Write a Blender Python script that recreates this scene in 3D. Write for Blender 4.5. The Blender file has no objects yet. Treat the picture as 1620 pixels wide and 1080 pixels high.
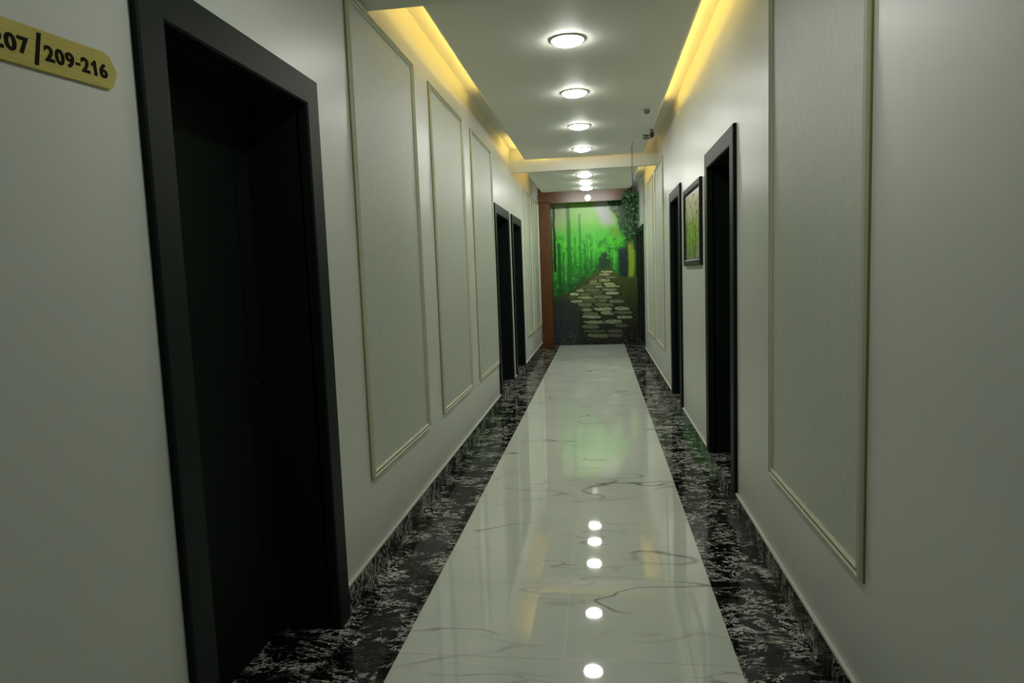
import bpy, bmesh, math, random
from mathutils import Vector, Matrix, noise
random.seed(7)
scn = bpy.context.scene
col = scn.collection

# ------------------------------------------------------------------ helpers
def link(o, parent=None, **props):
    col.objects.link(o)
    if parent is not None: o.parent = parent
    for k, v in props.items(): o[k] = v
    return o

def empty(name, loc=(0, 0, 0), **props):
    o = bpy.data.objects.new(name, None); o.empty_display_size = .1; o.location = loc
    return link(o, None, **props)

class MB:
    """collects shapes, builds ONE mesh object. Coordinates are world; the parent's location is taken off."""
    def __init__(s): s.bm = bmesh.new()
    def box(s, x0, x1, y0, y1, z0, z1, bevel=0.0):
        t = bmesh.new()
        vs = [t.verts.new(p) for p in [(x0,y0,z0),(x1,y0,z0),(x1,y1,z0),(x0,y1,z0),(x0,y0,z1),(x1,y0,z1),(x1,y1,z1),(x0,y1,z1)]]
        for f in [(0,3,2,1),(4,5,6,7),(0,1,5,4),(1,2,6,5),(2,3,7,6),(3,0,4,7)]: t.faces.new([vs[i] for i in f])
        bmesh.ops.recalc_face_normals(t, faces=t.faces)
        if bevel: bmesh.ops.bevel(t, geom=list(t.edges), offset=bevel, segments=2, affect='EDGES')
        s.merge(t); return s
    def merge(s, t, M=None):
        if M is not None: t.transform(M)
        me = bpy.data.meshes.new('t'); t.to_mesh(me); t.free()
        s.bm.from_mesh(me); bpy.data.meshes.remove(me)
    def lathe(s, prof, c, axis='z', n=32, cap=True):
        t = bmesh.new(); rings = []
        for r, h in prof:
            if r < 1e-6: rings.append([t.verts.new((0, 0, h))])
            else: rings.append([t.verts.new((r*math.cos(2*math.pi*i/n), r*math.sin(2*math.pi*i/n), h)) for i in range(n)])
        for a, b in zip(rings, rings[1:]):
            for i in range(n):
                j = (i+1) % n
                q = [a[i % len(a)], a[j % len(a)], b[j % len(b)], b[i % len(b)]]
                q2 = []
                for v in q:
                    if v not in q2: q2.append(v)
                if len(q2) > 2: t.faces.new(q2)
        bmesh.ops.recalc_face_normals(t, faces=t.faces)
        R = {'z': Matrix(), 'x': Matrix.Rotation(math.pi/2, 4, 'Y'), 'y': Matrix.Rotation(math.pi/2, 4, 'X')}[axis]
        s.merge(t, Matrix.Translation(c) @ R); return s
    def tube(s, pts, r, n=10):
        pts = [Vector(p) for p in pts]; t = bmesh.new(); rings = []
        for i, p in enumerate(pts):
            d = (pts[min(i+1, len(pts)-1)] - pts[max(i-1, 0)]).normalized()
            a = d.orthogonal().normalized() if i == 0 else (prev - d*prev.dot(d)).normalized()
            prev = a; b = d.cross(a)
            rr = r[i] if isinstance(r, (list, tuple)) else r
            rings.append([t.verts.new(p + rr*(math.cos(2*math.pi*k/n)*a + math.sin(2*math.pi*k/n)*b)) for k in range(n)])
        for a, b in zip(rings, rings[1:]):
            for k in range(n): t.faces.new([a[k], a[(k+1) % n], b[(k+1) % n], b[k]])
        t.faces.new(rings[0]); t.faces.new(rings[-1])
        bmesh.ops.recalc_face_normals(t, faces=t.faces)
        s.merge(t); return s
    def sweep(s, wallx, inw, corners, prof, closed=True):
        """a moulding run in the wall plane x=wallx; corners (y,z) anticlockwise as seen with y right, z up;
        prof = [(distance inward from the outer line, height off the wall)]; inw = direction into the room."""
        t = bmesh.new(); n = len(corners); rings = []
        for i, (y, z) in enumerate(corners):
            p = Vector((y, z))
            def nrm(a, b):
                d = (Vector(b) - Vector(a)).normalized(); return Vector((-d.y, d.x))
            if closed or 0 < i < n-1:
                n1 = nrm(corners[i-1], corners[i]); n2 = nrm(corners[i], corners[(i+1) % n])
                m = (n1 + n2); m = m / (m.dot(n1))
            else: m = nrm(corners[0], corners[1]) if i == 0 else nrm(corners[-2], corners[-1])
            rings.append([t.verts.new((wallx + inw*h, p.x + m.x*d, p.y + m.y*d)) for d, h in prof])
        for i in range(n if closed else n-1):
            a, b = rings[i], rings[(i+1) % n]
            for k in range(len(prof)-1): t.faces.new([a[k], b[k], b[k+1], a[k+1]])
            t.faces.new([a[-1], b[-1], b[0], a[0]])
        if not closed: t.faces.new(rings[0]); t.faces.new(rings[-1])
        bmesh.ops.recalc_face_normals(t, faces=t.faces)
        s.merge(t); return s
    def build(s, name, m, parent=None, smooth=False, **props):
        me = bpy.data.meshes.new(name)
        if parent is not None: s.bm.transform(Matrix.Translation(-(world_loc(parent))))
        s.bm.to_mesh(me); s.bm.free()
        if m: me.materials.append(m)
        if smooth:
            for p in me.polygons: p.use_smooth = True
            try: me.set_sharp_from_angle(angle=math.radians(40))
            except Exception: pass
        return link(bpy.data.objects.new(name, me), parent, **props)
def world_loc(o):
    v = Vector(o.location)
    while o.parent: o = o.parent; v += o.location
    return v
def at_base(o, c):
    """move a one-mesh thing's origin to c"""
    o.data.transform(Matrix.Translation(-Vector(c))); o.location = c
    return o
def copy_tree(o, parent=None):
    c = o.copy(); col.objects.link(c); c.parent = parent
    for ch in list(o.children): copy_tree(ch, c)
    return c

# ------------------------------------------------------------------ materials
def mat(name, colr=(.5, .5, .5), rough=.5, metal=0., spec=.5, emit=None, estr=0.):
    m = bpy.data.materials.new(name); m.use_nodes = True
    b = m.node_tree.nodes['Principled BSDF']
    b.inputs['Base Color'].default_value = (*colr, 1); b.inputs['Roughness'].default_value = rough
    b.inputs['Metallic'].default_value = metal; b.inputs['Specular IOR Level'].default_value = spec
    if emit: b.inputs['Emission Color'].default_value = (*emit, 1); b.inputs['Emission Strength'].default_value = estr
    return m
class N:
    def __init__(s, m): s.m = m; s.t = m.node_tree; s.b = s.t.nodes['Principled BSDF']
    def n(s, kind, **kw):
        x = s.t.nodes.new(kind)
        for k, v in kw.items(): setattr(x, k, v)
        return x
    def l(s, a, b): s.t.links.new(a, b)
    def obj(s): return s.n('ShaderNodeTexCoord').outputs['Object']
    def mapping(s, scale=(1, 1, 1), rot=(0, 0, 0), loc=(0, 0, 0)):
        g = s.n('ShaderNodeMapping'); g.inputs['Scale'].default_value = scale
        g.inputs['Rotation'].default_value = rot; g.inputs['Location'].default_value = loc
        s.l(s.obj(), g.inputs['Vector']); return g.outputs['Vector']
    def noise(s, vec, scale, detail=4, rough=.55, dist=0.):
        g = s.n('ShaderNodeTexNoise'); s.l(vec, g.inputs['Vector'])
        g.inputs['Scale'].default_value = scale; g.inputs['Detail'].default_value = detail
        g.inputs['Roughness'].default_value = rough; g.inputs['Distortion'].default_value = dist
        return g.outputs['Fac']
    def math(s, op, a, b=None, c=None, clamp=False):
        g = s.n('ShaderNodeMath', operation=op, use_clamp=clamp)
        for i, v in enumerate((a, b, c)):
            if v is None: continue
            if isinstance(v, (int, float)): g.inputs[i].default_value = v
            else: s.l(v, g.inputs[i])
        return g.outputs[0]
    def ramp(s, fac, stops):
        g = s.n('ShaderNodeValToRGB'); e = g.color_ramp.elements
        while len(e) < len(stops): e.new(.5)
        for i, (p, c) in enumerate(stops): e[i].position = p; e[i].color = (*c, 1) if len(c) == 3 else c
        s.l(fac, g.inputs['Fac']); return g.outputs['Color']
    def mix(s, fac, a, b):
        g = s.n('ShaderNodeMix', data_type='RGBA')
        for sock, v in ((g.inputs[0], fac), (g.inputs[6], a), (g.inputs[7], b)):
            if isinstance(v, (int, float)): sock.default_value = v
            elif isinstance(v, tuple): sock.default_value = (*v, 1)
            else: s.l(v, sock)
        return g.outputs[2]
    def bump(s, h, strength=.2, dist=.002):
        g = s.n('ShaderNodeBump'); g.inputs['Strength'].default_value = strength; g.inputs['Distance'].default_value = dist
        s.l(h, g.inputs['Height']); s.l(g.outputs['Normal'], s.b.inputs['Normal'])
    def base(s, c): s.l(c, s.b.inputs['Base Color'])
    def veins(s, vec, scale, width, detail=5, dist=.6, rough=.55):
        f = s.noise(vec, scale, detail, rough, dist)
        a = s.math('ABSOLUTE', s.math('SUBTRACT', f, .5))
        return s.math('SUBTRACT', 1., s.math('DIVIDE', a, width), clamp=True)   # 1 on the vein
    def joint(s, coord, period, off, half):
        """1 on a joint line of the tile grid"""
        u = s.math('PINGPONG', s.math('SUBTRACT', coord, off), period/2)
        return s.math('LESS_THAN', u, half)

M = {}
# painted walls: faint mottling, satin
m = mat('wall_paint', (.60, .62, .565), .36, spec=.5); g = N(m)
nn = g.noise(g.obj(), 1.3, 3); g.base(g.ramp(nn, [(.3, (.585, .61, .565)), (.7, (.62, .645, .60))]))
g.bump(g.noise(g.obj(), 160, 2), .08, .0006); M['wall'] = m
m = mat('ceiling_paint', (.76, .775, .70), .6, spec=.3); g = N(m)
g.bump(g.noise(g.obj(), 120, 2), .05, .0005); M['ceiling'] = m
# wallpaper in the panels
m = mat('wallpaper', (.50, .545, .465), .48, spec=.45); g = N(m)
vec = g.mapping(scale=(9, 9, 2.2)); n1 = g.noise(vec, 6, 6, .7); n2 = g.noise(g.mapping(scale=(60, 60, 8)), 2.2, 3, .6)
f = g.math('MULTIPLY', n1, n2)
g.base(g.ramp(f, [(.12, (.45, .485, .425)), (.26, (.49, .53, .46)), (.42, (.53, .565, .50))]))
g.bump(n2, .35, .0012); M['wallpaper'] = m
M['mould'] = mat('cream_moulding', (.60, .60, .47), .38, spec=.5)
M['gold'] = mat('olive_gold_line', (.30, .27, .075), .35, metal=.35)
# white polished tiles
JX, TILE = -.1595, .60
m = mat('white_marble_tile', (.6, .63, .57), .035, spec=.6); g = N(m)
sep = g.n('ShaderNodeSeparateXYZ'); g.l(g.obj(), sep.inputs[0])
vec = g.mapping(scale=(.55, 1.7, 1), rot=(0, 0, .45), loc=(2.3, .4, 0))
v1 = g.veins(vec, 1.25, .012, 3, .35); mask = g.ramp(g.noise(vec, 1.7, 2), [(.46, (0, 0, 0)), (.62, (1, 1, 1))])
v2 = g.veins(g.mapping(rot=(0, 0, -.5), scale=(.6, 1.9, 1), loc=(5, 1, 0)), 1.6, .012, 3, .3)
mask2 = g.ramp(g.noise(g.mapping(loc=(7, 3, 0)), 2.1, 2), [(.52, (0, 0, 0)), (.66, (1, 1, 1))])
vv = g.math('MAXIMUM', g.math('MULTIPLY', v1, mask), g.math('MULTIPLY', g.math('MULTIPLY', v2, mask2), .7), clamp=True)
cloud = g.ramp(g.noise(g.mapping(scale=(1, 1, 1)), 1.6, 4), [(.3, (.68, .735, .665)), (.7, (.74, .785, .715))])
c1 = g.mix(g.math('MULTIPLY', vv, .9), cloud, (.20, .20, .165))
jj = g.math('MAXIMUM', g.joint(sep.outputs['X'], .6215, JX, .0016), g.joint(sep.outputs['Y'], TILE, 2.90, .0018))
g.base(g.mix(g.math('MULTIPLY', jj, .65), c1, (.24, .25, .21)))
g.l(g.math('ADD', g.math('MULTIPLY', jj, .3), .03), g.b.inputs['Roughness'])
M['white_tile'] = m
# black marble with white veins
def black_marble(name, vertical=False):
    m = mat(name, (.01, .01, .01), .10, spec=.12); g = N(m)
    sc = (.75, 1.3, 1.0)
    vec = g.mapping(scale=sc, loc=(3, 1, 2))
    warp = g.n('ShaderNodeTexNoise'); g.l(vec, warp.inputs['Vector']); warp.inputs['Scale'].default_value = 5
    add = g.n('ShaderNodeVectorMath', operation='MULTIPLY_ADD'); g.l(warp.outputs['Color'], add.inputs[0])
    add.inputs[1].default_value = (.12, .12, .12); g.l(vec, add.inputs[2])
    v1 = g.veins(add.outputs[0], 6.0, .016, 7, .5, .72)
    v2 = g.veins(add.outputs[0], 13, .022, 6, .3, .7)
    blot = g.ramp(g.noise(vec, 4.2, 4, .6), [(.50, (0, 0, 0)), (.57, (1, 1, 1))])
    blot2 = g.ramp(g.noise(g.mapping(loc=(9, 4, 1)), 6.0, 3, .6), [(.47, (0, 0, 0)), (.55, (1, 1, 1))])
    pat = g.ramp(g.noise(add.outputs[0], 26, 5, .7), [(.595, (0, 0, 0)), (.625, (1, 1, 1))])
    a = g.math('MULTIPLY', v1, g.math('MULTIPLY_ADD', blot, .9, .10))
    b = g.math('MULTIPLY', v2, blot2)
    c = g.math('MULTIPLY', g.math('MULTIPLY', pat, blot), .8)
    vv = g.math('MAXIMUM', g.math('MAXIMUM', a, b), c, clamp=True)
    sep = g.n('ShaderNodeSeparateXYZ'); g.l(g.obj(), sep.inputs[0])
    jj = g.joint(sep.outputs['Y'], TILE, 2.90, .0014)
    base = g.ramp(g.noise(vec, 2.2, 3), [(.35, (.002, .0024, .0018)), (.7, (.009, .010, .008))])
    c1 = g.mix(g.math('MULTIPLY', vv, .95), base, (.90, .92, .86))
    g.base(g.mix(g.math('MULTIPLY', jj, .5), c1, (.12, .12, .105)))
    return m
M['black_tile'] = black_marble('black_marble_tile')
M['skirt'] = black_marble('black_marble_skirting')
M['cap'] = mat('skirting_cap', (.66, .66, .60), .4)
# doors
m = mat('black_door_frame', (.0075, .0125, .0105), .5, spec=.14); g = N(m)
g.bump(g.noise(g.mapping(scale=(30, 30, 1.5)), 6, 3), .12, .0006); M['doorframe'] = m
m = mat('black_door_leaf', (.006, .010, .007), .6, spec=.12); g = N(m)
g.bump(g.noise(g.mapping(scale=(30, 30, 1.5)), 6, 3), .12, .0006); M['doorleaf'] = m
M['lacquer'] = mat('dark_handle_metal', (.05, .05, .045), .28, metal=.9)
# portal wood
m = mat('red_brown_wood', (.16, .05, .022), .3, spec=.35); g = N(m)
w = g.noise(g.mapping(scale=(26, 26, 1.6)), 3, 5, .6, .5)
g.base(g.ramp(w, [(.3, (.060, .024, .008)), (.55, (.095, .037, .012)), (.75, (.13, .052, .018))])); g.bump(w, .08, .0005); M['wood'] = m
# downlights, strips
M['lamp'] = mat('downlight_diffuser', (.9, .9, .9), .5, emit=(.985, 1., .925), estr=78.)
M['lamp_far'] = mat('small_lamp_diffuser', (.9, .9, .9), .5, emit=(1., .98, .93), estr=.30)
M['ring'] = mat('white_trim_ring', (.78, .79, .76), .35)
M['led'] = mat('warm_led_tape', (.8, .7, .4), .5, emit=(1., .66, .15), estr=34.)
M['led_dim'] = mat('warm_led_tape_dim', (.8, .7, .4), .5, emit=(1., .58, .14), estr=16.)
M['led_cool'] = mat('white_led_batten', (.8, .8, .8), .5, emit=(1., .99, .9), estr=15.)
M['brass'] = None
m = mat('brushed_brass', (.46, .36, .055), .40, metal=.25, spec=.5); g = N(m)
s_ = g.noise(g.mapping(scale=(2, 6, 120)), 3, 3); g.base(g.ramp(s_, [(.3, (.36, .31, .055)), (.7, (.50, .42, .085))])); M['brass'] = m
M['ink'] = mat('black_lettering', (.005, .004, .003), .7, spec=.08)
M['picframe'] = mat('dark_picture_frame', (.010, .012, .007), .45, spec=.25)
M['plastic'] = mat('grey_plastic', (.16, .16, .15), .45)
M['reddish'] = mat('dark_red_brown_plastic', (.06, .03, .025), .45)
M['rod'] = mat('dull_metal_rod', (.07, .07, .065), .6)
M['blue'] = mat('blue_grey_plate', (.07, .07, .12), .8, spec=.1)
m = mat('ivy_leaf', (.03, .10, .03), .45); g = N(m)
g.base(g.ramp(g.noise(g.obj(), 30, 2), [(.35, (.012, .05, .03)), (.6, (.035, .12, .03)), (.8, (.14, .26, .06))])); M['leaf'] = m
M['stem'] = mat('ivy_stem', (.05, .06, .02), .6)
m = mat('painting_colours', (.5, .5, .5), .32, spec=.4); g = N(m)
vc = g.n('ShaderNodeVertexColor', layer_name='Col'); g.base(vc.outputs['Color']); M['art'] = m

# ------------------------------------------------------------------ dimensions
XL, XR = -1.085, .753          # wall faces
SL, SR = -.781, .462           # white strip edges
ZS = .116                      # skirting top
ZC, ZF, ZT = 2.84, 2.705, 2.985   # panel underside, soffit underside, slab
Y0, YE = -2.6, 13.0            # corridor ends
DT = 2.172                     # door frame top
# door outer frame spans (y0, y1, threshold?)
DL = [(1.515, 2.553, False), (7.02, 8.17, True), (8.42, 9.46, True)]
DR = [(3.80, 4.79, True), (6.22, 7.10, True), (11.30, 12.22, True), (12.36, 12.96, True)]
CAS = .105                     # casing width

# ------------------------------------------------------------------ the shell
def wall(name, xin, inw, doors, label):
    xo = xin - inw*.35
    x0, x1 = min(xin, xo), max(xin, xo)
    mb = MB(); y = Y0 - .3
    for d0, d1, _ in doors:
        a, b = d0 + CAS*.8, d1 - CAS*.8
        mb.box(x0, x1, y, a, 0, ZT); mb.box(x0, x1, a, b, DT - CAS*.8, ZT); y = b
    mb.box(x0, x1, y, YE + .3, 0, ZT)
    return mb.build(name, M['wall'], None, kind='structure')
wall('wall_left', XL, 1, DL, '')
wall('wall_right', XR, -1, DR, '')
MB().box(XL, XR, YE, YE + .3, 0, ZT).build('wall_far', M['wall'], None, kind='structure')
MB().box(XL, XR, Y0 - .3, Y0, 0, ZT).build('wall_near', M['wall'], None, kind='structure')

fl = MB().box(SL, SR, Y0, YE, -.05, 0).build('floor', M['white_tile'], None, kind='structure')
MB().box(XL - .35, SL, Y0, YE, -.05, 0).build('border', M['black_tile'], fl, label='black marble border with white veins')
MB().box(SR, XR + .35, Y0, YE, -.05, 0).build('border', M['black_tile'], fl, label='black marble border with white veins')

# ceiling: slab, near soffit, cross beam, two dropped panels with LED tape along their edges
ce = MB().box(XL - .35, XR + .35, Y0 - .3, YE + .3, ZT, ZT + .15).build('ceiling', M['ceiling'], None, kind='structure')
MB().box(XL, XR, Y0, 3.27, ZF, ZT).build('soffit', M['ceiling'], ce)
P1 = (-.905, .595, 3.36, 8.54); P2 = (-.89, .54, 8.70, 10.85)
def panel(p, z):
    t = bmesh.new(); c = .022
    lo = [t.verts.new(q) for q in [(p[0]+c, p[2]+c, z), (p[1]-c, p[2]+c, z), (p[1]-c, p[3]-c, z), (p[0]+c, p[3]-c, z)]]
    rings = [lo]
    for zz in (z+c, z+.05): rings.append([t.verts.new(q) for q in [(p[0], p[2], zz), (p[1], p[2], zz), (p[1], p[3], zz), (p[0], p[3], zz)]])
    t.faces.new(rings[0]); t.faces.new(rings[-1])
    for a, b in zip(rings, rings[1:]):
        for i in range(4): t.faces.new([a[i], a[(i+1) % 4], b[(i+1) % 4], b[i]])
    bmesh.ops.recalc_face_normals(t, faces=t.faces)
    mb = MB(); mb.merge(t); return mb.build('dropped_panel', M['ceiling'], ce)
panel(P1, ZC)
MB().box(XL, XR, 8.62, 8.70, ZF, ZT).build('beam', M['ceiling'], ce)
panel(P2, ZF)
def tape(x0, x1, y0, y1, z0, z1, mt): MB().box(x0, x1, y0, y1, z0, z1).build('led_tape', mt, ce)
ZA, ZB = ZC + .051, ZC + .061
tape(P1[0]+.015, P1[0]+.027, 3.38, 5.75, ZA, ZB, M['led'])
tape(P1[0]+.015, P1[0]+.027, 7.72, 8.50, ZA, ZB, M['led'])
tape(P1[1]-.027, P1[1]-.015, 3.38, 6.50, ZA, ZB, M['led'])
tape(P1[0]+.04, -.45, 8.513, 8.525, ZA, ZB, M['led'])
tape(-.40, P1[1]-.04, 8.513, 8.525, ZA, ZB-.003, M['led_dim'])
tape(P2[1]-.027, P2[1]-.015, 8.75, 10.8, ZF+.051, ZF+.061, M['led'])
tape(P2[0]+.015, P2[0]+.027, 8.75, 10.8, ZF+.051, ZF+.059, M['led_dim'])

# skirting
def skirting(name, xin, inw, doors):
    segs = []; y = Y0
    for d0, d1, _ in doors: segs.append((y, d0)); y = d1
    segs.append((y, 12.5 if inw > 0 else YE))
    mb, cp = MB(), MB()
    for a, b in segs:
        if b - a < .01: continue
        x0, x1 = sorted((xin, xin + inw*.012)); mb.box(x0, x1, a, b, 0, ZS)
        x0, x1 = sorted((xin, xin + inw*.014)); cp.box(x0, x1, a, b, ZS, ZS + .012, .002)
    o = mb.build(name, M['skirt'], None, kind='structure')
    cp.build('cap', M['cap'], o, label='thin white cap strip')
skirting('baseboard_left', XL, 1, DL)
skirting('baseboard_right', XR, -1, DR)

# ------------------------------------------------------------------ doors
def door(i, xin, inw, d0, d1, thr, handle_far=True):
    root = empty('door_%d' % i, (xin, (d0+d1)/2, 0), kind='structure')
    zb = ZS + .005 if thr else 0.
    # casing: a moulded run up, across and down
    prof = [(0, 0), (0, .016), (.006, .020), (.099, .020), (CAS, .014), (CAS, -.03), (CAS*.82, -.03), (CAS*.82, 0)]
    f = MB(); f.sweep(xin, inw, [(d1, zb), (d1, DT), (d0, DT), (d0, zb)], prof, closed=False)
    # jamb lining back to the leaf
    a, b, zt = d0 + CAS, d1 - CAS, DT - CAS; dep = .24
    xs = sorted((xin - inw*.02, xin - inw*(dep + .05)))
    f.box(xs[0], xs[1], d0+CAS*.8, a, zb, zt+CAS*.2); f.box(xs[0], xs[1], b, d1-CAS*.8, zb, zt+CAS*.2); f.box(xs[0], xs[1], a, b, zt, zt+CAS*.2)
    f.build('frame', M['doorframe'], root)
    xl = sorted((xin - inw*dep, xin - inw*(dep + .04)))
    lf = MB(); lf.box(xl[0], xl[1], a + .003, b - .003, zb + .006, zt - .003)
    # raised flush bands either side of a vertical groove
    xr = sorted((xin - inw*dep, xin - inw*(dep - .008))); gy = a + (b-a)*.87
    lf.box(xr[0], xr[1], a + .003, gy - .003, zb + .006, zt - .003, .0015); lf.box(xr[0], xr[1], gy + .003, b - .003, zb + .006, zt - .003, .0015)
    leaf = lf.build('leaf', M['doorleaf'], root)
    if thr:
        x = sorted((xin + inw*.012, xin - inw*.34))
        MB().box(x[0], x[1], d0, d1, 0, ZS, .002).build('threshold', M['skirt'], root, label='raised black marble threshold')
    hy = (b - .045) if handle_far else (a + .075); s = -1 if handle_far else 1
    hx = xin - inw*(dep - .008); hz = 1.02
    h = MB()
    h.lathe([(0, 0), (.024, 0), (.024, .006), (.020, .009), (0, .009)], (hx, hy, hz), 'x', 20) if inw > 0 else \
        h.lathe([(0, 0), (.024, 0), (.024, -.006), (.020, -.009), (0, -.009)], (hx, hy, hz), 'x', 20)
    h.tube([(hx + inw*.004, hy, hz), (hx + inw*.04, hy, hz), (hx + inw*.048, hy + s*.012, hz), (hx + inw*.048, hy + s*.11, hz)], .008)
    h.build('handle', M['lacquer'], leaf, True, label='small dark metal lever handle')
    return root
k = 0
for xin, inw, L in ((XL, 1, DL), (XR, -1, DR)):
    for d0, d1, thr in L:
        k += 1; door(k, xin, inw, d0, d1, thr, handle_far=True)

# ------------------------------------------------------------------ wall panels
MW = .034
def wall_panel(xin, inw, y0, y1, z0, z1, label, group):
    root = empty('wall_panel', (xin, (y0+y1)/2, z0), label=label, category='wall panel', group=group)
    c = [(y0, z0), (y1, z0), (y1, z1), (y0, z1)]
    MB().sweep(xin, inw, c, [(0, 0), (0, .006), (.004, .015), (.010, .018), (.016, .012), (.021, .011), (.027, .015), (MW, .008), (MW, 0)]
        ).build('moulding', M['mould'], root, label='cream moulding strip')
    MB().sweep(xin, inw, c, [(-.0055, 0), (-.0055, .0055), (0, .0055), (0, 0)]).sweep(xin, inw, c, [(.0165, 0), (.0165, .0135), (.0205, .0135), (.0205, 0)]
        ).build('gold_line', M['gold'], root, label='thin olive gold line')
    x = sorted((xin, xin + inw*.003))
    MB().box(x[0], x[1], y0+MW-.002, y1-MW+.002, z0+MW-.002, z1-MW+.002).build('wallpaper', M['wallpaper'], root)
    return root
ZPB, ZPT = .467, 2.685
gl, gr = 'framed wallpaper panels on the left wall', 'framed wallpaper panels on the right wall'
wall_panel(XL, 1, 2.945, 4.02, ZPB, ZPT, 'tall cream framed wallpaper panel just past the nearest black door, largest on left wall', gl)
wall_panel(XL, 1, 4.41, 5.475, ZPB, ZPT, 'tall cream framed wallpaper panel, middle of the three between the left doors', gl)
wall_panel(XL, 1, 5.845, 6.96, ZPB, ZPT, 'tall cream framed wallpaper panel directly before the pair of left doors', gl)
wall_panel(XL, 1, 9.98, 10.98, ZPB, ZPT, 'narrow-looking framed panel just beyond the pair of left doors', gl)
wall_panel(XL, 1, 11.3, 12.32, ZPB, ZPT, 'framed wallpaper panel on left wall beside the red-brown wooden column', gl)
wall_panel(XR, -1, 1.99, 3.055, ZPB, ZPT, 'large greenish framed wallpaper panel nearest on the right wall with olive gold edges', gr)
wall_panel(XR, -1, 7.87, 8.93, ZPB, ZPT, 'framed wallpaper panel on right wall just beyond the second black door', gr)
wall_panel(XR, -1, 9.32, 10.45, ZPB, ZPT, 'farthest framed wallpaper panel on right wall, before the far right doors', gr)

# ------------------------------------------------------------------ ceiling downlights
def downlight():
    root = empty('downlight', (0, 0, 0))
    MB().lathe([(.094, 0), (.110, 0), (.111, -.003), (.107, -.007), (.099, -.008), (.095, -.005), (.094, 0)], (0, 0, 0), 'z', 40).build('trim_ring', M['ring'], root, True)
    MB().lathe([(0, -.034), (.045, -.032), (.076, -.024), (.092, -.013), (.0955, -.006), (.0942, 0), (0, 0)], (0, 0, 0), 'z', 40).build('diffuser', M['lamp'], root, True, label='glowing white round diffuser')
    return root
spots = [(4.30, ZC, 'round white ceiling downlight nearest the camera, largest and brightest'),
         (5.525, ZC, 'round white ceiling downlight second from the camera'),
         (6.76, ZC, 'round white ceiling downlight third from the camera'),
         (7.985, ZC, 'round white ceiling downlight last before the yellow-lit cross beam'),
         (9.12, ZF, 'round white downlight just beyond the cross beam, topmost of the tight row'),
         (9.90, ZF, 'round white downlight beyond the cross beam, middle of the tight row'),
         (10.55, ZF, 'round white downlight beyond the cross beam, right above the wooden header'),
         (1.8, ZF, 'added unseen round white downlight in the near soffit overhead, nearest end of the corridor')]  # last one is added out of view to brighten the near end
proto = downlight()
for i, (y, z, lab) in enumerate(spots):
    o = proto if i == 0 else copy_tree(proto)
    o.location = (-.157, y, z); o['label'] = lab; o['category'] = 'ceiling light'; o['group'] = 'recessed ceiling downlights'

# ------------------------------------------------------------------ wooden portal, mural, header lamp, added unseen mural light
XC = -.872
W = MB().box(XL+.002, XC, 12.5, YE-.014, 0.001, 2.699, .006).build('wooden_column', M['wood'], None, label='red-brown wooden column at the left edge of the forest mural', category='column')
at_base(W, (XL+.1, 12.7, 0))
hd = empty('wooden_header', (-.3, 12.5, 2.70), label='dark red-brown wooden header board across the top of the forest mural', category='header board')
MB().box(XL+.002, .56, 12.5, 12.58, 2.70, ZT-.001, .005).build('board', M['wood'], hd)
MB().box(XL+.002, XC+.03, 12.44, 12.499, 2.72, 2.86, .006).build('corner_block', M['wood'], hd)
wl = MB().box(-.62, .30, 10.90, 10.96, 2.86, 2.93, .004).build('added_washer', M['ring'], ce, label='added unseen linear lamp housing behind the ceiling step')  # housing and area light added out of sight to brighten the mural
la = bpy.data.lights.new('added_mural_wash', 'AREA'); la.shape = 'RECTANGLE'; la.size = .9; la.size_y = .05; la.energy = 11.5; la.color = (.97, 1., .93); la.spread = math.radians(110)
lo_ = bpy.data.objects.new('added_mural_wash', la); link(lo_, wl); lo_.location = (-.16, 10.975, 2.885)
lo_.rotation_euler = (Vector((0, 2.02, -1.25))).to_track_quat('-Z', 'Y').to_euler()

def lerp(a, b, t): return tuple(a[i] + (b[i]-a[i])*t for i in range(3))
def sm(e0, e1, x):
    t = max(0., min(1., (x-e0)/(e1-e0))) if e1 != e0 else float(x > e0); return t*t*(3-2*t)
def nz(x, y, s, seed=0.): return noise.noise(Vector((x*s+seed, y*s-seed*.7, seed)))
def tolin(c): return tuple((v/255/12.92 if v/255 <= .04045 else ((v/255+.055)/1.055)**2.4) for v in c)
def stops(t, L):
    for (a, ca), (b, cb) in zip(L, L[1:]):
        if t <= b: return lerp(ca, cb, max(0, (t-a)/(b-a)))
    return L[-1][1]
def path_at(v):
    K = [(426, 957, 5), (438, 950, 11), (450, 941, 19), (462, 930, 30), (470, 932, 33), (482, 940, 28), (498, 953, 33), (512, 950, 30), (530, 953, 28)]
    for (a, ca, ha), (b, cb, hb) in zip(K, K[1:]):
        if v <= b: k = max(0, (v-a)/(b-a)); return ca+(cb-ca)*k, ha+(hb-ha)*k
    return K[-1][1], K[-1][2]
_r = random.Random(11); STONES = []
_y = 428.
while _y < 534:
    f_ = max(0, (_y-432)/102); cen_, half_ = path_at(_y)
    lit_ = stops(_y, [(431, (165, 172, 110)), (455, (160, 175, 128)), (480, (150, 162, 122)), (505, (135, 142, 110)), (536, (85, 92, 72))])
    x_ = cen_ - half_ + _r.uniform(-4, 4)
    while x_ < cen_ + half_ - 4:
        sw_ = _r.uniform(6, 12)*(1. + .7*f_)
        k_ = _r.uniform(.65, 1.05)
        if _r.random() < .9: STONES.append((x_ + sw_, _y + _r.uniform(-1.2, 1.2), sw_, (1.7 + 1.5*f_)*_r.uniform(.8, 1.25), tuple(q_*k_ for q_ in lit_)))
        x_ += sw_*1.9 + _r.uniform(-3, 4)
    _y += 4.6 + 3.8*f_
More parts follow.
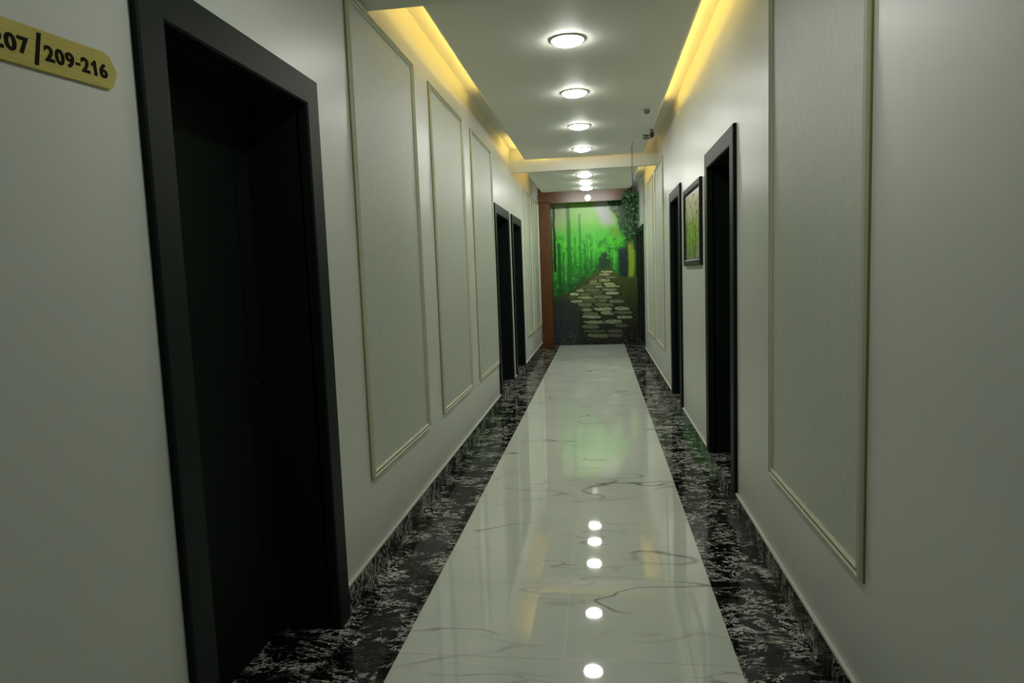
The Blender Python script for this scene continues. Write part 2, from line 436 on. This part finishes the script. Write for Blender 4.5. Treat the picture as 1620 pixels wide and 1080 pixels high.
def mural_colour(s, t):
    """s 0..1 left to right, t 0..1 top to bottom: a misty green wood with a stone stepping path"""
    u, v = 877 + 129*s, 322 + 223*t
    c = stops(v, [(322, (135, 195, 65)), (345, (125, 200, 55)), (370, (70, 200, 38)), (395, (62, 190, 32)), (415, (45, 160, 34)), (440, (35, 110, 38)), (475, (30, 60, 28))])
    # leaf mottling
    n1 = nz(u, v*.8, .13, 3.1) + .8*nz(u, v, .33, 8.2); n2 = nz(u*1.4, v*.35, .30, 5.5)
    k = sm(355, 385, v)*.75
    c = lerp(c, (28, 120, 28), k*sm(.02, .5, n1)); c = lerp(c, (130, 215, 110), .5*k*sm(.15, .55, -n1))
    c = lerp(c, (25, 105, 30), .5*sm(380, 410, v)*sm(.0, .5, n2))
    # mist patches
    c = lerp(c, (170, 178, 150), sm(16, 4, abs(u-889))*sm(378, 340, v)*.8)
    c = lerp(c, (185, 190, 185), sm(18, 4, abs(u-(952+(v-322)*.35)))*sm(366, 345, v))
    # slim trunks
    for tu, w, v0, v1, colr, a in ((880, 1.8, 322, 425, (8, 26, 8), 1.), (875.5, 1.5, 322, 440, (120, 140, 110), .6), (887, 2.2, 380, 462, (12, 85, 15), .9),
                                   (902, 2.6, 322, 464, (22, 110, 12), .9), (919, 1.6, 335, 440, (25, 115, 20), .75), (894, 1.2, 395, 462, (20, 100, 22), .7), (926, 1.4, 380, 440, (22, 105, 30), .6), (935, 1.2, 392, 430, (22, 100, 30), .6), (963, 1.3, 385, 425, (22, 120, 40), .6), (911, .9, 370, 440, (30, 110, 25), .6), (930, 1., 375, 430, (30, 110, 25), .5),
                                   (896, .8, 380, 450, (150, 210, 120), .5), (940, .9, 380, 425, (130, 210, 110), .4), (970, 1.0, 390, 430, (120, 220, 100), .5)):
        if v0 < v < v1: c = lerp(c, colr, a*sm(w*1.5, w*.5, abs(u-tu-1.2*nz(v, tu, .05))))
    # bush in the middle distance
    d = math.hypot((u-955)/(4+.28*max(0, v-392)), (v-416)/22) + .4*nz(u, v, .2, 1.7); c = lerp(c, (18, 62, 34), sm(1.15, .6, d)*.95)
    # right-hand canopy
    edge = 968 - 9*sm(345, 322, v) + (v-322)*.32 + 7*nz(u, v, .12, 4.4)
    if v < 395:
        k = sm(edge-4, edge+5, u); m_ = nz(u, v, .22, 9.9) + .5*nz(u, v, .5, 2.2)
        c = lerp(c, lerp((18, 60, 30), (70, 120, 50), sm(-.15, .5, m_)), k)
    c = lerp(c, (110, 160, 40), sm(10, 3, abs(u-970-.3*(v-360)))*sm(12, 4, abs(v-366))*.7)
    # dark-blue trunk and the yellow mossy one
    c = lerp(c, (18, 42, 46), sm(9, 5, abs(u-984))*sm(385, 396, v)*sm(452, 436, v)*.95)
    tr = 994 + 2.5*math.sin((v-380)/20)
    c = lerp(c, (165, 165, 40), sm(5.5, 2.5, abs(u-tr))*sm(376, 390, v)*sm(478, 462, v)*.9)
    c = lerp(c, (30, 44, 24), sm(1000, 1004, u)*.85)
    # ground
    gl_ = 466 - 42*sm(880, 958, u) + 14*sm(962, 985, u) + 3*nz(u, v, .12, 6.)
    c = lerp(c, (20, 70, 34), .7*sm(gl_-26, gl_-6, v)*sm(-.3, .3, nz(u, v*1.3, .16, 31.))*sm(975, 960, u))
    g_ = sm(gl_-5, gl_+5, v)
    ground = stops(v, [(430, (70, 85, 30)), (470, (50, 62, 26)), (500, (38, 44, 26)), (525, (24, 28, 20)), (545, (15, 17, 13))])
    ground = lerp(ground, (75, 80, 30), .5*sm(.1, .5, nz(u, v, .2, 7.))*sm(500, 470, v))
    pc_, ph_ = path_at(v); ground = lerp(ground, (92, 102, 68), .75*sm(ph_+3, ph_-3, abs(u-pc_))*sm(500, 470, v))
    if u < 920: ground = lerp(ground, (36, 48, 50), sm(462, 480, v)*sm(922, 905, u)*.8)
    ground = lerp(ground, (85, 92, 92), .55*sm(.15, .5, nz(u, v, .35, 12.))*sm(470, 490, v)*(sm(925, 905, u) + sm(965, 985, u)))
    c = lerp(c, ground, g_)
    # stepping stones: scattered flat slabs, wider and darker towards the viewer
    for (su, sv, sw, sh, lit) in STONES:
        if abs(v-sv) > sh*1.6 or abs(u-su) > sw*1.4: continue
        d = (abs(u-su)/sw)**2.6 + (abs(v-sv-(u-su)*.04)/sh)**2.2 + .5*nz(u, v, .22, su)
        c = lerp(c, (16, 20, 11), sm(2.2, 1.4, d)*.6)
        c = lerp(c, lerp(lit, (70, 80, 55), .5*sm(0, .6, nz(u, v, .35, 14.))), sm(1.15, .8, d))
    # loose stones at the very bottom
    q = nz(u*.8, v*1.5, .3, 21.)
    c = lerp(c, (95, 100, 88), .6*sm(.18, .4, q)*sm(520, 530, v))
    return tolin(c)
def art_grid(name, o, du, dv, nu, nv, fn, parent=None, gain=1., **props):
    """flat picture skin: a fine grid whose colours are the artwork"""
    me = bpy.data.meshes.new(name); o, du, dv = Vector(o), Vector(du), Vector(dv)
    P = Vector((0, 0, 0)) if parent is None else world_loc(parent)
    V = [tuple(o + du*(i/nu) + dv*(j/nv) - P) for j in range(nv+1) for i in range(nu+1)]
    F = [(j*(nu+1)+i, j*(nu+1)+i+1, (j+1)*(nu+1)+i+1, (j+1)*(nu+1)+i) for j in range(nv) for i in range(nu)]
    me.from_pydata(V, [], F); ca = me.color_attributes.new('Col', 'FLOAT_COLOR', 'POINT')
    for j in range(nv+1):
        for i in range(nu+1):
            c = fn(i/nu, j/nv); ca.data[j*(nu+1)+i].color = (min(.95, c[0]*gain), min(.95, c[1]*gain), min(.95, c[2]*gain), 1)
    me.materials.append(M['art']); me.update()
    return link(bpy.data.objects.new(name, me), parent, **props)
mu = empty('forest_mural', (0, YE-.012, 0), label='floor-to-header green forest mural with a stone stepping path on the end wall', category='mural')
MB().box(XC, XR, YE-.012, YE, 0, ZT).build('backing_board', M['plastic'], mu)
ZM = 2.80
art_grid('printed_face', (XC, YE-.013, ZM), (XR-XC, 0, 0), (0, 0, -ZM+.002), 170, 280, lambda s, t: mural_colour(s, 0 if t*ZM < .12 else (t*ZM-.12)/(ZM-.12)), mu, 1.0)

lp = MB().lathe([(.052, 0), (.066, 0), (.066, .016), (.060, .020), (.052, .016)], (-.165, 12.499, 2.765), 'y', 28).build('lamp', M['ring'], hd, True, label='small dim round white lamp')
MB().lathe([(0, .014), (.0525, .012), (.0525, 0), (0, 0)], (-.165, 12.499, 2.765), 'y', 28).build('diffuser', M['lamp_far'], lp, True)

# ------------------------------------------------------------------ hanging foliage in the top right corner of the mural
iv = empty('hanging_foliage', (.60, 12.35, 2.80), label='dark green leafy foliage hanging in the top right corner of the mural', category='plant')
def leaf_mesh(mb, p, d, size):
    d = d.normalized(); s = d.cross(Vector((random.uniform(-1, 1), -1, random.uniform(-.5, .5)))).normalized(); n_ = d.cross(s)
    t = bmesh.new(); pr_ = [(0, 0), (.25, .30), (.55, .36), (.85, .16), (1, 0)]
    mid = [t.verts.new(p + d*size*a + n_*size*.10*math.sin(a*3.14)) for a, _ in pr_]
    lft = [t.verts.new(p + d*size*a + s*size*w) for a, w in pr_[1:-1]]; rgt = [t.verts.new(p + d*size*a - s*size*w) for a, w in pr_[1:-1]]
    for side in (lft, rgt):
        t.faces.new([mid[0], mid[1], side[0]])
        for i in range(2): t.faces.new([mid[i+1], mid[i+2], side[i+1], side[i]])
        t.faces.new([mid[3], mid[4], side[2]])
    mb.merge(t)
lv, st = MB(), MB()
for q in range(7):
    x = .50 + .034*q + random.uniform(-.01, .01); ln = random.uniform(.30, .85)*(.5 + .5*min(1, q/3)); y = random.uniform(12.28, 12.46)
    pts = [Vector((x + .02*math.sin(k*1.3+q), y + .015*math.cos(k*1.1+q), 2.80 - ln*k/8)) for k in range(9)]
    st.tube(pts, .003, 5)
    for k in range(9):
        for _ in range(4):
            leaf_mesh(lv, pts[k] + Vector((0, 0, random.uniform(-.04, .04))), Vector((random.uniform(-1, 1), random.uniform(-1, .6), random.uniform(-1.2, .2))), random.uniform(.04, .075))
lv.build('leaves', M['leaf'], iv); st.build('stems', M['stem'], iv)

# ------------------------------------------------------------------ framed picture on the right wall
PY0, PY1, PZ0, PZ1 = 5.0, 5.93, 1.425, 2.058
pf = empty('framed_picture', (XR, (PY0+PY1)/2, PZ0), label='dark framed picture of yellow-green plants between two right doors', category='picture')
MB().sweep(XR, -1, [(PY0, PZ0), (PY1, PZ0), (PY1, PZ1), (PY0, PZ1)], [(0, 0), (0, .020), (.006, .024), (.040, .022), (.050, .014), (.054, .008), (.054, 0)]).build('frame', M['picframe'], pf)
MB().box(XR-.008, XR, PY0+.05, PY1-.05, PZ0+.05, PZ1-.05).build('backing', M['plastic'], pf)
def pic_colour(s, t):
    c = stops(t, [(0, (205, 200, 165)), (.35, (195, 185, 145)), (.5, (150, 165, 70)), (.75, (135, 160, 45)), (.88, (150, 150, 120)), (1, (170, 168, 145))])
    for k in range(9):
        x0 = .08 + .105*k + .03*math.sin(k*5.); top = .22 + .30*abs(math.sin(k*2.3))
        if t > top: c = lerp(c, (150, 180, 30) if k % 2 else (60, 85, 20), .8*sm(.04, .012, abs(s - x0 - .05*math.sin(t*5+k)*(1-t))))
    n_ = nz(s*9, t*9, 1.6, 4.); c = lerp(c, (150, 185, 35), .7*sm(.0, .4, n_)*sm(.38, .5, t)*sm(.85, .7, t)); c = lerp(c, (50, 55, 35), .6*sm(.05, .5, -n_)*sm(.3, .6, t))
    c = lerp(c, (60, 62, 40), .75*sm(.1, .4, nz(s*16, t*12, 1.2, 9.)))
    return tolin(c)
art_grid('print', (XR-.009, PY1-.06, PZ1-.06), (0, -(PY1-PY0-.12), 0), (0, 0, -(PZ1-PZ0-.12)), 70, 50, pic_colour, pf)

# ------------------------------------------------------------------ brass room-number plate
SGY, SGZ0, SGZ1 = 1.418, 1.848, 1.928
sg = empty('room_number_sign', (XL, SGY, SGZ0), label='brass room number arrow plate reading 207 and 209-216 on the left wall', category='sign')
sg.rotation_euler = (.068, 0, 0)                        # hung slightly out of level
t = bmesh.new()
outline = [(.80, SGZ0), (1.418, SGZ0), (1.432, SGZ0+.008), (1.448, SGZ0+.036), (1.448, SGZ0+.046), (1.431, SGZ1-.006), (1.414, SGZ1), (.80, SGZ1), (.77, (SGZ0+SGZ1)/2)]
lo = [t.verts.new((XL+.001, y, z)) for y, z in outline]; hi = [t.verts.new((XL+.006, y, z)) for y, z in outline]
t.faces.new(lo); t.faces.new(hi)
for i in range(len(outline)): t.faces.new([lo[i], lo[(i+1) % len(lo)], hi[(i+1) % len(lo)], hi[i]])
bmesh.ops.recalc_face_normals(t, faces=t.faces)
bmesh.ops.bevel(t, geom=[e for e in t.edges if all(v in hi for v in e.verts)], offset=.0015, segments=2, affect='EDGES')
mb = MB(); mb.merge(t); mb.build('plate', M['brass'], sg)
def glyph(mb, ch, y0, y1, z0, z1):
    if ch == '1':                                       # flagged bold one
        t = bmesh.new(); P = [(.40, 0), (.74, 0), (.74, 1), (.50, 1), (.36, .86), (.12, .76), (.12, .58), (.40, .68)]
        lo = [t.verts.new((.006, y0+a*(y1-y0)-SGY, z0+b*(z1-z0))) for a, b in P]; hi = [t.verts.new((.0072, v.co.y, v.co.z)) for v in lo]
        t.faces.new(lo); t.faces.new(hi)
        for i in range(len(P)): t.faces.new([lo[i], lo[(i+1) % len(P)], hi[(i+1) % len(P)], hi[i]])
        bmesh.ops.recalc_face_normals(t, faces=t.faces); mb.merge(t); return
    cu = bpy.data.curves.new('t', 'FONT'); cu.body = ch; cu.size = 1; cu.offset = .032; cu.extrude = .01
    ob = bpy.data.objects.new('t', cu); col.objects.link(ob)
    bpy.context.view_layer.update()
    me = bpy.data.meshes.new_from_object(ob.evaluated_get(bpy.context.evaluated_depsgraph_get()))
    bpy.data.objects.remove(ob); bpy.data.curves.remove(cu)
    xs = [v.co.x for v in me.vertices]; ys = [v.co.y for v in me.vertices]
    a, b, c, d = min(xs), max(xs), min(ys), max(ys)
    if ch == '-': h = z1-z0; z0, z1 = z0+h*.34, z0+h*.50
    for v in me.vertices:
        v.co = Vector((.0066 + .0006*(1 if v.co.z > 0 else -1), y0 + (v.co.x-a)/(b-a)*(y1-y0) - SGY, z0 + (v.co.y-c)/(d-c)*(z1-z0)))
    mb.bm.from_mesh(me); bpy.data.meshes.remove(me)
def lettering(txt, y0, y1, z0, z1):
    mb = MB(); adv = {'-': .34}; tot = sum(adv.get(c, .57) for c in txt) - .07; k = (y1-y0)/tot; x = y0
    for c in txt:
        w_ = adv.get(c, .57); glyph(mb, c, x, x + (w_-.07)*k, z0, z1); x += w_*k
    me = bpy.data.meshes.new('lettering'); mb.bm.to_mesh(me); mb.bm.free(); me.materials.append(M['ink'])
    return link(bpy.data.objects.new('lettering', me), sg)
lettering('207', 1.122, 1.207, .0225, .0545)
lettering('209-216', 1.243, 1.416, .0225, .0535)
bm_ = bmesh.new()
q = [(1.2145, .009), (1.2235, .009), (1.2405, .0725), (1.2315, .0725)]
lo = [bm_.verts.new((.0055, y-SGY, z)) for y, z in q]; hi = [bm_.verts.new((.0072, y-SGY, z)) for y, z in q]
bm_.faces.new(lo); bm_.faces.new(hi)
for i in range(4): bm_.faces.new([lo[i], lo[(i+1) % 4], hi[(i+1) % 4], hi[i]])
bmesh.ops.recalc_face_normals(bm_, faces=bm_.faces)
me = bpy.data.meshes.new('divider_bar'); bm_.to_mesh(me); bm_.free(); me.materials.append(M['ink'])
link(bpy.data.objects.new('divider_bar', me), sg)

# ------------------------------------------------------------------ small ceiling fittings on the right
def fitting(name, x, y, z, r, mt, label, cat):
    o = MB().lathe([(0, 0), (r, 0), (r, -.012), (r*.8, -.028), (r*.35, -.034), (0, -.034)], (x, y, z), 'z', 24).build(name, mt, None, True, label=label, category=cat)
    return at_base(o, (x, y, z))
fitting('ceiling_sensor', .464, 6.29, ZC, .032, M['plastic'], 'tiny dark round sensor on the ceiling nearer than the twin smoke alarm', 'sensor')
sa = empty('smoke_alarm', (.54, 7.43, ZC), label='small grey stacked smoke alarm under the ceiling at right, before the cross beam', category='smoke alarm')
MB().lathe([(0, 0), (.036, 0), (.036, -.008), (.012, -.012), (.012, -.028), (0, -.028)], (.54, 7.43, ZC), 'z', 24).build('base', M['plastic'], sa, True)
MB().lathe([(0, -.026), (.040, -.026), (.042, -.034), (.028, -.042), (0, -.044)], (.54, 7.43, ZC), 'z', 24).build('sensing_head', M['plastic'], sa, True)
cam_ = empty('ceiling_camera', (.58, 7.16, ZC), label='small dark red-brown fitting hanging at the right ceiling edge', category='camera')
MB().lathe([(0, 0), (.022, 0), (.022, -.01), (.008, -.014), (.008, -.03), (0, -.03)], (.576, 7.16, ZC), 'z', 16).build('bracket', M['plastic'], cam_, True)
MB().box(.556, .596, 7.11, 7.2, ZC-.08, ZC-.028, .008).build('body', M['reddish'], cam_)
hr = empty('hanging_rod', (.41, 7.74, ZC), label='thin pale rod pair with narrow blue-grey plate hanging before the cross beam, right', category='hanging sign')
for dy in (0, .24):
    MB().tube([(.407, 7.74+dy, ZC), (.407, 7.74+dy, 2.50)], .0025, 8).build('rod', M['rod'], hr)
MB().box(.404, .408, 7.70, 7.98, 2.38, 2.50, .001).build('plate', M['blue'], hr)

# ------------------------------------------------------------------ camera and view
f, yaw, pitch, roll = 1052.45, math.radians(7.5929), math.radians(-5.6573), math.radians(-2.1164)
fw = Vector((-math.sin(yaw)*math.cos(pitch), math.cos(yaw)*math.cos(pitch), math.sin(pitch)))
r = fw.cross(Vector((0, 0, 1))).normalized(); up = r.cross(fw)
Rr = math.cos(roll)*r + math.sin(roll)*up; Uu = -math.sin(roll)*r + math.cos(roll)*up
cd = bpy.data.cameras.new('camera'); cd.sensor_width = 36; cd.lens = f/1620*36; cd.clip_start = .05
co = bpy.data.objects.new('camera', cd); col.objects.link(co)
co.matrix_world = Matrix(((Rr.x, Uu.x, -fw.x, 0), (Rr.y, Uu.y, -fw.y, 0), (Rr.z, Uu.z, -fw.z, 1.4), (0, 0, 0, 1)))
scn.camera = co
w = bpy.data.worlds.new('world'); w.use_nodes = True; w.node_tree.nodes['Background'].inputs[0].default_value = (0, 0, 0, 1); scn.world = w
scn.view_settings.view_transform = 'Standard'; scn.view_settings.look = 'None'
scn.view_settings.exposure = 0; scn.view_settings.gamma = 1; scn.view_settings.use_curve_mapping = False
scn.cycles.max_bounces = 10; scn.cycles.diffuse_bounces = 6; scn.cycles.glossy_bounces = 6
scn.cycles.use_denoising = True; scn.cycles.sample_clamp_indirect = 4
